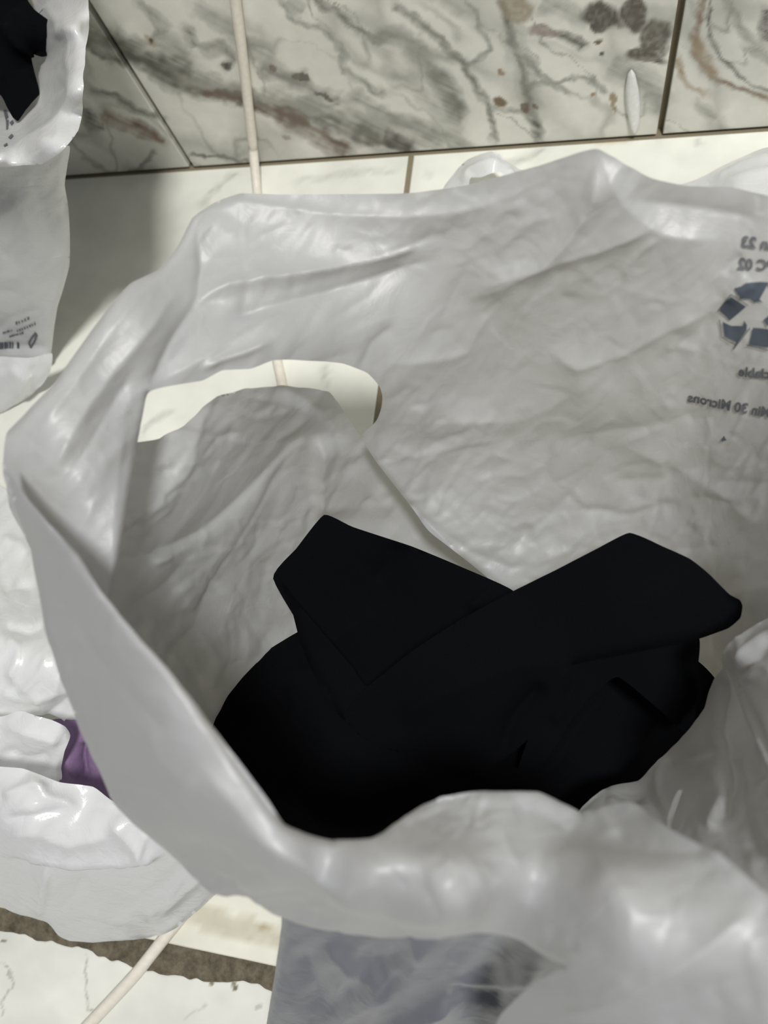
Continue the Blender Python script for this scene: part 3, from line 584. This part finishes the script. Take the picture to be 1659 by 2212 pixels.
Gr = Sheet([(590, 1250), (640, 1185), (700, 1112), (762, 1138), (890, 1180), (1000, 1226), (1110, 1277), (1130, 1350), (900, 1480), (780, 1500), (680, 1400)],
 [(600, 1240, .215), (700, 1112, .215), (890, 1180, .19), (1110, 1277, .17), (800, 1300, .165), (790, 1480, .165), (950, 1380, .165)],
 folds=[([(1100, 1285), (1060, 1300), (1020, 1320)], .005, 8, 10), ([(1080, 1268), (1040, 1290), (1005, 1318)], .005, 8, 10), ([(860, 1170), (840, 1220), (800, 1260)], -.005, 20, 20)], seed=53, **K)
Gl = Sheet([(597, 1240), (612, 1262), (640, 1300), (700, 1370), (760, 1440), (795, 1482), (900, 1400), (940, 1500), (800, 1600), (735, 1548), (700, 1500), (665, 1430), (645, 1375), (628, 1310), (605, 1262)],
 [(597, 1240, .225), (640, 1300, .22), (795, 1482, .215), (645, 1375, .21), (735, 1548, .215), (900, 1400, .22), (800, 1600, .21)],
 curls=[([(597, 1240), (628, 1310), (645, 1375), (665, 1430), (735, 1548), (800, 1600)], 20, .012)], seed=55, **K)
Gf = Sheet([(1108, 1277), (1200, 1232), (1290, 1185), (1360, 1151), (1430, 1180), (1490, 1207), (1530, 1238), (1575, 1283), (1598, 1296), (1604, 1310), (1599, 1335), (1572, 1358), (1505, 1382), (1440, 1396), (1340, 1415), (1240, 1436), (1190, 1500), (1140, 1600), (1050, 1665),
  (930, 1652), (800, 1600), (742, 1545), (795, 1482), (900, 1400), (1000, 1335)],
 [(1108, 1277, .235), (1360, 1151, .25), (1602, 1310, .255), (1505, 1382, .245), (1240, 1436, .24), (1350, 1290, .26), (1000, 1335, .235), (795, 1482, .225), (742, 1545, .215), (930, 1652, .205), (1000, 1480, .24), (1140, 1600, .21)],
 folds=[([(1350, 1160), (1400, 1260), (1390, 1330)], .002, 80, 80), ([(1250, 1425), (1100, 1440), (950, 1500), (850, 1560)], .006, 40, 40), ([(1080, 1650), (1110, 1560), (1180, 1470)], -.008, 20, 20)],
 curls=[([(1575, 1283), (1604, 1310), (1572, 1358), (1505, 1382), (1340, 1415), (1240, 1436)], 26, .012)], seed=57, **K)
Gu = Sheet([(640, 2000), (900, 2012), (1100, 2020), (1240, 2090), (1320, 2180), (1320, 2500), (1100, 2540), (640, 2480), (590, 2320), (605, 2212), (622, 2110)],
 [(x_ + (25 if x_ < 650 else 0), y_, max(.012, z_ - .05)) for x_, y_, z_ in EC], seed=58, **K)
Gc = Sheet([(1180, 1440), (1340, 1400), (1505, 1370), (1508, 1440), (1506, 1500), (1500, 1560), (1476, 1580), (1420, 1530), (1335, 1462), (1280, 1500), (1230, 1560), (1180, 1640), (1120, 1660), (1160, 1540)],
 [(1180, 1440, .215), (1505, 1380, .21), (1508, 1440, .205), (1476, 1580, .19), (1335, 1462, .21), (1180, 1640, .195), (1420, 1460, .212)],
 folds=[([(1250, 1440), (1230, 1500), (1190, 1570)], .005, 14, 20)], seed=59, **K)
gar = empty('black_garment', tuple(P(np.array(950.), np.array(1550.), np.array(.06))), 'black matte garment with a folded collar lying inside the large open bag', 'clothing')
child_of(join_sheets('body', [Gb, Gr, Gu], M_BLACK), gar)
child_of(join_sheets('lapel', [Gl], M_BLACK), gar)
child_of(join_sheets('collar', [Gf], M_BLACK), gar)
child_of(join_sheets('collar_lining', [Gc], M_BLACK), gar)

# ------------------------------------------------------------------ bag with black clothes, upper left
T1 = Sheet([(-160, -120), (190, -120), (190, 0), (191, 60), (186, 120), (181, 190), (178, 250), (170, 285), (140, 325), (110, 345), (88, 357), (0, 361), (-160, 350)],
 [(190, -100, .36), (190, 60, .345), (178, 250, .335), (88, 357, .325), (0, 361, .325), (-150, 350, .32), (155, 60, .36), (150, 200, .35), (100, 300, .34), (0, 340, .335), (105, 150, .27), (90, 220, .27), (30, 290, .28), (-60, 260, .27), (100, 20, .25), (40, 100, .16), (-100, 100, .14), (120, -100, .25)],
 folds=[([(138, 0), (150, 100), (158, 200), (120, 270), (40, 320), (0, 345)], .006, 16, 16), ([(170, 0), (172, 100), (168, 200), (150, 270)], .003, 8, 10), ([(150, 180), (120, 200), (100, 260)], -.004, 10, 16),
  ([(140, 245), (125, 300), (60, 350)], .004, 8, 16), ([(85, 130), (95, 180), (80, 230)], .004, 10, 10), ([(95, 5), (125, 50), (130, 90)], .004, 6, 8)],
 curls=[([(190, -120), (191, 60), (181, 190), (178, 250), (140, 325), (88, 357), (0, 361), (-160, 350)], 22, .010)], crumple=(.0016, 60, .0008, 24), fa=.9, fk=.7, seed=71, step=5, rand=14, ramp=.002)
T2 = Sheet([(-160, 330), (0, 330), (90, 325), (150, 318), (146, 360), (140, 400), (148, 450), (151, 520), (149, 575), (136, 620), (124, 660), (117, 710), (110, 765), (95, 782), (0, 786), (-160, 790)],
 [(0, 340, .31), (140, 350, .30), (-150, 340, .31), (148, 480, .21), (60, 480, .235), (-100, 480, .24), (136, 620, .12), (60, 640, .135), (-100, 640, .14), (110, 765, .03), (0, 780, .03), (-150, 780, .03)],
 folds=[([(60, 370), (90, 450), (130, 560)], -.004, 30, 30), ([(0, 400), (60, 480), (80, 560), (40, 640)], .005, 40, 30), ([(0, 745), (60, 750), (108, 748)], -.004, 6, 8), ([(0, 766), (60, 768), (105, 764)], .004, 6, 8)],
 curls=[([(150, 318), (140, 400), (151, 520), (149, 575), (124, 660), (110, 765)], 30, .03)], crumple=(.002, 90, .0006, 34), fa=1., fk=.7, seed=73, step=6, rand=14, ramp=.002)
lb = empty('plastic_bag', tuple(P(np.array(0.), np.array(700.), np.array(0.))), 'upright white plastic bag at top left by the wall, thick rolled rim around black clothes', 'bag')
child_of(join_sheets('body', [T1, T2], M_BAG_GREY), lb)
# small print on it
def decal2(me, fun, S, name, mat, root, lift=.001):
    n = len(me.vertices); co = np.zeros(n * 3); me.vertices.foreach_get('co', co); co = co.reshape(-1, 3)
    x, y = fun(co[:, 0], co[:, 1]); me.vertices.foreach_set('co', S.pts(x, y, lift).ravel()); me.update(); return child_of(link(name, me, mat), root)
def rows(seed, x, y, n, dx, dy, size):      # illegible lines of tiny letters
    rg = np.random.RandomState(seed); out = []
    for i in range(n):
        w = size * rg.uniform(.35, .75); h = size * rg.uniform(.6, 1.)
        cx, cy = x + i * dx * size, y + i * dy * size
        out.append([(cx, cy), (cx + w, cy + w * dy), (cx + w, cy + w * dy - h), (cx, cy - h)])
    return out
decal2(poly_mesh(rows(1, 34, 700, 5, .9, -.38, 7) + rows(2, 36, 716, 8, .9, -.36, 6) + rows(3, 6, 722, 5, .9, -.3, 5) + rows(4, 20, 730, 7, .9, -.32, 5)), lambda x, y: (x, y), T2, 'printed_text', M_INK2, lb)
decal2(poly_mesh([[(x, 740), (x + w, 740), (x + w, 754), (x, 754)] for x, w in ((-8, 5), (-1, 4), (4, 3), (9, 5), (15, 2), (19, 4), (25, 3), (36, 5))]), lambda x, y: (x, y), T2, 'barcode', M_INK, lb)
decal2(poly_mesh(thinline([(78, 718), (68, 730), (62, 744), (66, 754), (74, 740), (80, 722)], 4)), lambda x, y: (x, y), T2, 'recycling_mark', M_INK2, lb)
decal2(poly_mesh([[(8, 240), (14, 238), (20, 256), (13, 262)], [(14, 262), (20, 262), (18, 280), (14, 284)], [(18, 300), (26, 292), (31, 296), (24, 304)], [(8, 318), (16, 314), (17, 319), (9, 322)], [(22, 268), (30, 262), (32, 268), (26, 274)]]),
       lambda x, y: (x, y), T1, 'printed_text', M_INK2, lb)['kind'] = 'stuff'
T3 = Sheet([(-160, -120), (40, -60), (60, 0), (75, 22), (100, 40), (120, 56), (134, 84), (138, 96), (112, 118), (92, 124), (70, 120), (66, 120), (76, 160), (84, 190), (85, 205), (70, 222), (55, 240), (40, 262), (28, 254), (14, 230), (0, 205), (-160, 100)],
 [(0, 0, .27), (120, 70, .27), (70, 118, .26), (-100, 0, .28), (80, 200, .27), (40, 260, .27), (0, 180, .275), (40, 90, .285), (-100, 100, .28)],
 folds=[([(0, 60), (40, 100), (66, 140)], .012, 14, 10), ([(0, 168), (40, 168), (80, 165)], .012, 4, 12), ([(20, 20), (70, 70), (110, 90)], .006, 20, 20)],
 curls=[([(60, 0), (120, 56), (138, 96), (70, 120)], 16, .01)], crumple=(.001, 70, .0003, 40), seed=75, step=5)
T4 = Sheet([(-160, 330), (60, 330), (115, 380), (120, 520), (105, 650), (60, 740), (-160, 740)],
 [(0, 340, .27), (110, 380, .25), (-150, 340, .27), (115, 520, .155), (60, 500, .18), (-100, 500, .18), (100, 650, .07), (60, 740, .03), (-150, 740, .03)], seed=76, **K)  # unseen lower cloth, added behind the bag wall to block light
t3 = join_sheets('black_garment', [T3, T4], M_BLACK); tag(t3, 'black clothes bunched in the rolled-rim bag at top left', 'clothing')

# ------------------------------------------------------------------ bags on the floor at the left
S1 = Sheet([(-160, 770), (60, 772), (112, 762), (108, 800), (92, 830), (62, 858), (30, 876), (0, 892), (-160, 930)],
 [(0, 775, .07), (100, 775, .06), (0, 890, .01), (60, 858, .01), (40, 820, .055), (-100, 850, .05)],
 folds=[([(20, 790), (50, 820), (40, 860)], .005, 10, 14), ([(70, 785), (74, 820), (60, 850)], -.004, 10, 10)], curls=[([(108, 800), (62, 858), (0, 892), (-160, 930)], 24, .02)], crumple=(.002, 50, .001, 24), seed=81, step=6)
tag(join_sheets('plastic_bag', [S1], M_BAG_COOL), 'crumpled white bag peeping out on the floor below the upright top-left bag', 'bag')
L2 = Sheet([(-160, 1010), (0, 1050), (60, 1100), (120, 1200), (200, 1400), (270, 1600), (250, 1700), (140, 1560), (60, 1545), (0, 1555), (-160, 1580)],
 [(-100, 1050, .10), (20, 1080, .10), (0, 1200, .14), (100, 1250, .12), (0, 1400, .20), (150, 1420, .19), (100, 1520, .17), (200, 1600, .12), (-100, 1500, .2), (-100, 1250, .16), (0, 1550, .16)],
 folds=[([(0, 1160), (40, 1180), (60, 1210)], .008, 10, 14), ([(0, 1280), (40, 1262), (80, 1268)], -.010, 10, 14), ([(0, 1350), (60, 1362), (100, 1345)], -.008, 8, 14), ([(10, 1370), (40, 1400), (35, 1440), (20, 1470)], .007, 10, 16),
  ([(40, 1500), (90, 1450), (110, 1400)], .007, 10, 14), ([(70, 1520), (120, 1490), (130, 1450)], .007, 10, 10), ([(20, 1440), (40, 1480)], .004, 6, 8), ([(90, 1560), (120, 1530), (150, 1500)], -.006, 8, 12), ([(0, 1490), (50, 1510), (100, 1500)], .005, 14, 10)],
 crumple=(.0018, 60, .0009, 26), fa=1.4, fk=.7, seed=83, step=6, rand=10, ramp=.003)
L3 = Sheet([(-160, 1530), (0, 1548), (40, 1536), (100, 1552), (140, 1566), (152, 1590), (140, 1620), (132, 1660), (130, 1690), (60, 1700), (-160, 1700)],
 [(0, 1550, .20), (140, 1568, .195), (150, 1600, .185), (130, 1690, .14), (0, 1690, .15), (60, 1610, .195), (-100, 1620, .19)],
 folds=[([(0, 1560), (80, 1590), (145, 1600)], .006, 20, 20), ([(0, 1620), (50, 1650), (120, 1640)], -.006, 16, 16)],
 curls=[([(140, 1566), (152, 1590), (132, 1660), (130, 1690)], 18, .012)], crumple=(.002, 80, .0006, 30), fa=2., seed=85, step=6)
L1 = Sheet([(-160, 1640), (0, 1656), (50, 1660), (90, 1675), (130, 1690), (200, 1700), (260, 1740), (420, 1780), (500, 1880), (468, 1928), (430, 1965), (380, 2002), (325, 2027), (260, 2032), (200, 2037), (150, 2034), (126, 2024), (100, 1996), (50, 1975), (0, 1952), (-160, 1920)],
 [(-100, 1660, .22), (50, 1665, .22), (200, 1705, .20), (60, 1760, .225), (250, 1790, .20), (400, 1800, .19), (0, 1850, .18), (250, 1858, .175), (100, 1930, .13), (300, 1930, .12), (450, 1900, .12), (0, 1952, .08), (130, 2028, .035), (200, 2037, .03), (325, 2027, .03), (465, 1928, .09), (500, 1880, .13), (-100, 1900, .13)],
 folds=[([(0, 1842), (60, 1852), (150, 1860), (250, 1858), (330, 1842), (375, 1822)], .010, 16, 7), ([(0, 1856), (150, 1872), (260, 1868), (350, 1848)], -.006, 6, 24), ([(104, 1866), (98, 1920), (86, 1986)], .008, 9, 12), ([(118, 1870), (108, 1930), (92, 1988)], -.003, 8, 10),
  ([(100, 1992), (150, 1980), (190, 1972), (240, 1986), (305, 1990)], .004, 12, 8), ([(305, 1990), (360, 1940), (400, 1880)], .004, 10, 12), ([(340, 1975), (400, 1920), (440, 1890)], .004, 8, 10), ([(180, 1890), (165, 1930), (110, 1985)], -.003, 14, 10),
  ([(60, 1665), (100, 1720), (180, 1745)], .006, 14, 16), ([(0, 1770), (80, 1765), (150, 1740)], -.006, 12, 16), ([(0, 1720), (60, 1700), (110, 1700)], .005, 12, 12), ([(240, 1770), (300, 1830), (310, 1850)], .006, 12, 12), ([(0, 1820), (60, 1800), (140, 1820), (240, 1800)], .005, 14, 14), ([(320, 1790), (305, 1830), (340, 1850)], .005, 8, 8)],
 curls=[([(-160, 1920), (0, 1952), (50, 1975), (100, 1996), (130, 2028), (200, 2037), (325, 2027), (380, 2002), (430, 1965), (468, 1928), (500, 1880)], 26, .014)],
 crumple=(.0018, 90, .0007, 30), fa=1., fk=.8, seed=87, step=6, rand=12, ramp=.002)
tag(join_sheets('plastic_bag', [L1, L2, L3], M_BAG_COOL), 'crumpled bright white bag slumped at the left edge, over the broken floor joint', 'bag')
pc = Sheet([(110, 1560), (150, 1555), (180, 1560), (230, 1660), (250, 1730), (190, 1740), (120, 1720)],
 [(110, 1560, .13), (150, 1570, .155), (230, 1660, .13), (190, 1740, .12), (120, 1720, .13), (160, 1640, .15)],
 folds=[([(150, 1600), (152, 1650), (165, 1690)], .008, 10, 12), ([(178, 1600), (182, 1650), (190, 1690)], -.012, 8, 14)], crumple=(.001, 60, .0003, 30), seed=89, step=5)
tag(join_sheets('purple_cloth', [pc], M_PURPLE), 'small bit of purple cloth in the mouth of the slumped left bag', 'clothing')

# ------------------------------------------------------------------ bags on the floor by the wall
R1 = Sheet([(950, 440), (960, 402), (985, 370), (1010, 345), (1035, 334), (1058, 328), (1078, 332), (1095, 350), (1125, 366), (1160, 378), (1200, 400), (1210, 460), (1080, 470), (1078, 392), (1086, 378), (1080, 372), (1060, 376), (1040, 384), (1020, 386), (1014, 400), (1012, 470)],
 [(950, 440, .03), (960, 402, .02), (1010, 345, .03), (1058, 328, .045), (1095, 350, .045), (1160, 378, .02), (1210, 440, .02), (1000, 420, .04), (1060, 360, .055), (1150, 430, .03)],
 folds=[([(1000, 400), (1015, 370), (1060, 350), (1090, 360)], .006, 8, 10), ([(1095, 360), (1110, 380), (1150, 385)], .005, 6, 8)], curls=[([(960, 402), (1010, 345), (1058, 328), (1095, 350), (1160, 378)], 12, .012)], crumple=(.001, 50, .0004, 20), seed=91, step=4)
tag(join_sheets('plastic_bag', [R1], M_BAG_COOL), 'little white bag lying by the wall, its carrying loop showing above the large bag rim', 'bag')
R2 = Sheet([(1400, 440), (1455, 405), (1500, 388), (1560, 360), (1610, 338), (1660, 318), (1850, 290), (1900, 480), (1500, 480)],
 [(1400, 440, .005), (1455, 405, .005), (1560, 360, .01), (1660, 318, .02), (1850, 290, .04), (1600, 400, .05), (1800, 430, .08), (1500, 440, .03)],
 folds=[([(1530, 395), (1600, 360), (1680, 335)], .008, 10, 16), ([(1560, 400), (1640, 375), (1700, 365)], .005, 10, 12)], curls=[([(1400, 440), (1455, 405), (1560, 360), (1660, 318), (1850, 290)], 22, .010)], crumple=(.001, 50, .0004, 20), seed=93, step=5)
tag(join_sheets('plastic_bag', [R2], M_BAG_COOL), 'glossy white bag on the floor at the right edge between wall and large bag', 'bag')

# ------------------------------------------------------------------ cable, strip on the wall
def tube(name, pts, r, mat, nseg=14):
    p = smooth_poly(pts, False, 10); n = len(p); V = []; Fc = []
    for i in range(n):
        t = p[min(i + 1, n - 1)] - p[max(i - 1, 0)]; t /= np.linalg.norm(t)
        a = np.cross(t, [0.3, .2, .9]); a /= np.linalg.norm(a); b = np.cross(t, a)
        for k in range(nseg):
            q = 2 * math.pi * k / nseg; V.append(p[i] + r * (math.cos(q) * a + math.sin(q) * b))
    for i in range(n - 1):
        for k in range(nseg):
            k2 = (k + 1) % nseg; Fc.append((i * nseg + k, i * nseg + k2, (i + 1) * nseg + k2, (i + 1) * nseg + k))
    Fc.append(tuple(range(nseg))[::-1]); Fc.append(tuple((n - 1) * nseg + k for k in range(nseg)))
    me = bpy.data.meshes.new(name); me.from_pydata([tuple(v) for v in V], [], Fc); me.update(); return link(name, me, mat)
r = .0060
pw = [PW(np.array(float(x)), np.array(float(y)), r + .001 + o) for x, y, o in ((492, -160, .0), (508, 0, 0), (520, 90, 0), (532, 190, 0), (541, 270, .002), (547, 325, .006))]
pf = [P(np.array(float(x)), np.array(float(y)), np.array(z)) for x, y, z in ((555, 410, r + .001), (566, 520, r), (582, 650, r), (597, 770, r), (611, 838, r), (640, 1000, r), (650, 1300, r), (600, 1600, r), (500, 1830, r), (420, 1945, r), (360, 2020, r), (290, 2108, r), (200, 2205, r), (120, 2290, r))]
tag(tube('cable', np.array(pw + pf), r, M_CABLE), 'cream white cable running down the marble wall and along the floor under the bags', 'cable')
# white leaf-shaped sliver leaning on the wall
so = smooth_poly([(1364, 150), (1372, 160), (1380, 195), (1383, 235), (1380, 275), (1372, 292), (1363, 284), (1358, 262), (1352, 225), (1351, 190), (1356, 160)])
cxs = so.mean(0); V = []; nn = len(so)
for k, (s, off) in enumerate(((1, .001), (1, .003), (.6, .0055), (.25, .006))):
    q = cxs + (so - cxs) * [s, (s * .3 + .7) if s < 1 else 1]
    V += [tuple(v) for v in PW(q[:, 0], q[:, 1], off)]
V.append(tuple(PW(np.array(cxs[0]), np.array(cxs[1]), .006)))
Fc = [(k * nn + i, k * nn + (i + 1) % nn, (k + 1) * nn + (i + 1) % nn, (k + 1) * nn + i) for k in range(3) for i in range(nn)] + [(3 * nn + i, 3 * nn + (i + 1) % nn, 4 * nn) for i in range(nn)] + [tuple(range(nn))[::-1]]
me = bpy.data.meshes.new('plastic_strip'); me.from_pydata(V, [], Fc); me.update()
tag(link('plastic_strip', me, simple('white_plastic', (.82, .82, .80), rough=.25)), 'slim white leaf-shaped plastic strip stuck upright on the marble wall near the right joint', 'strip')
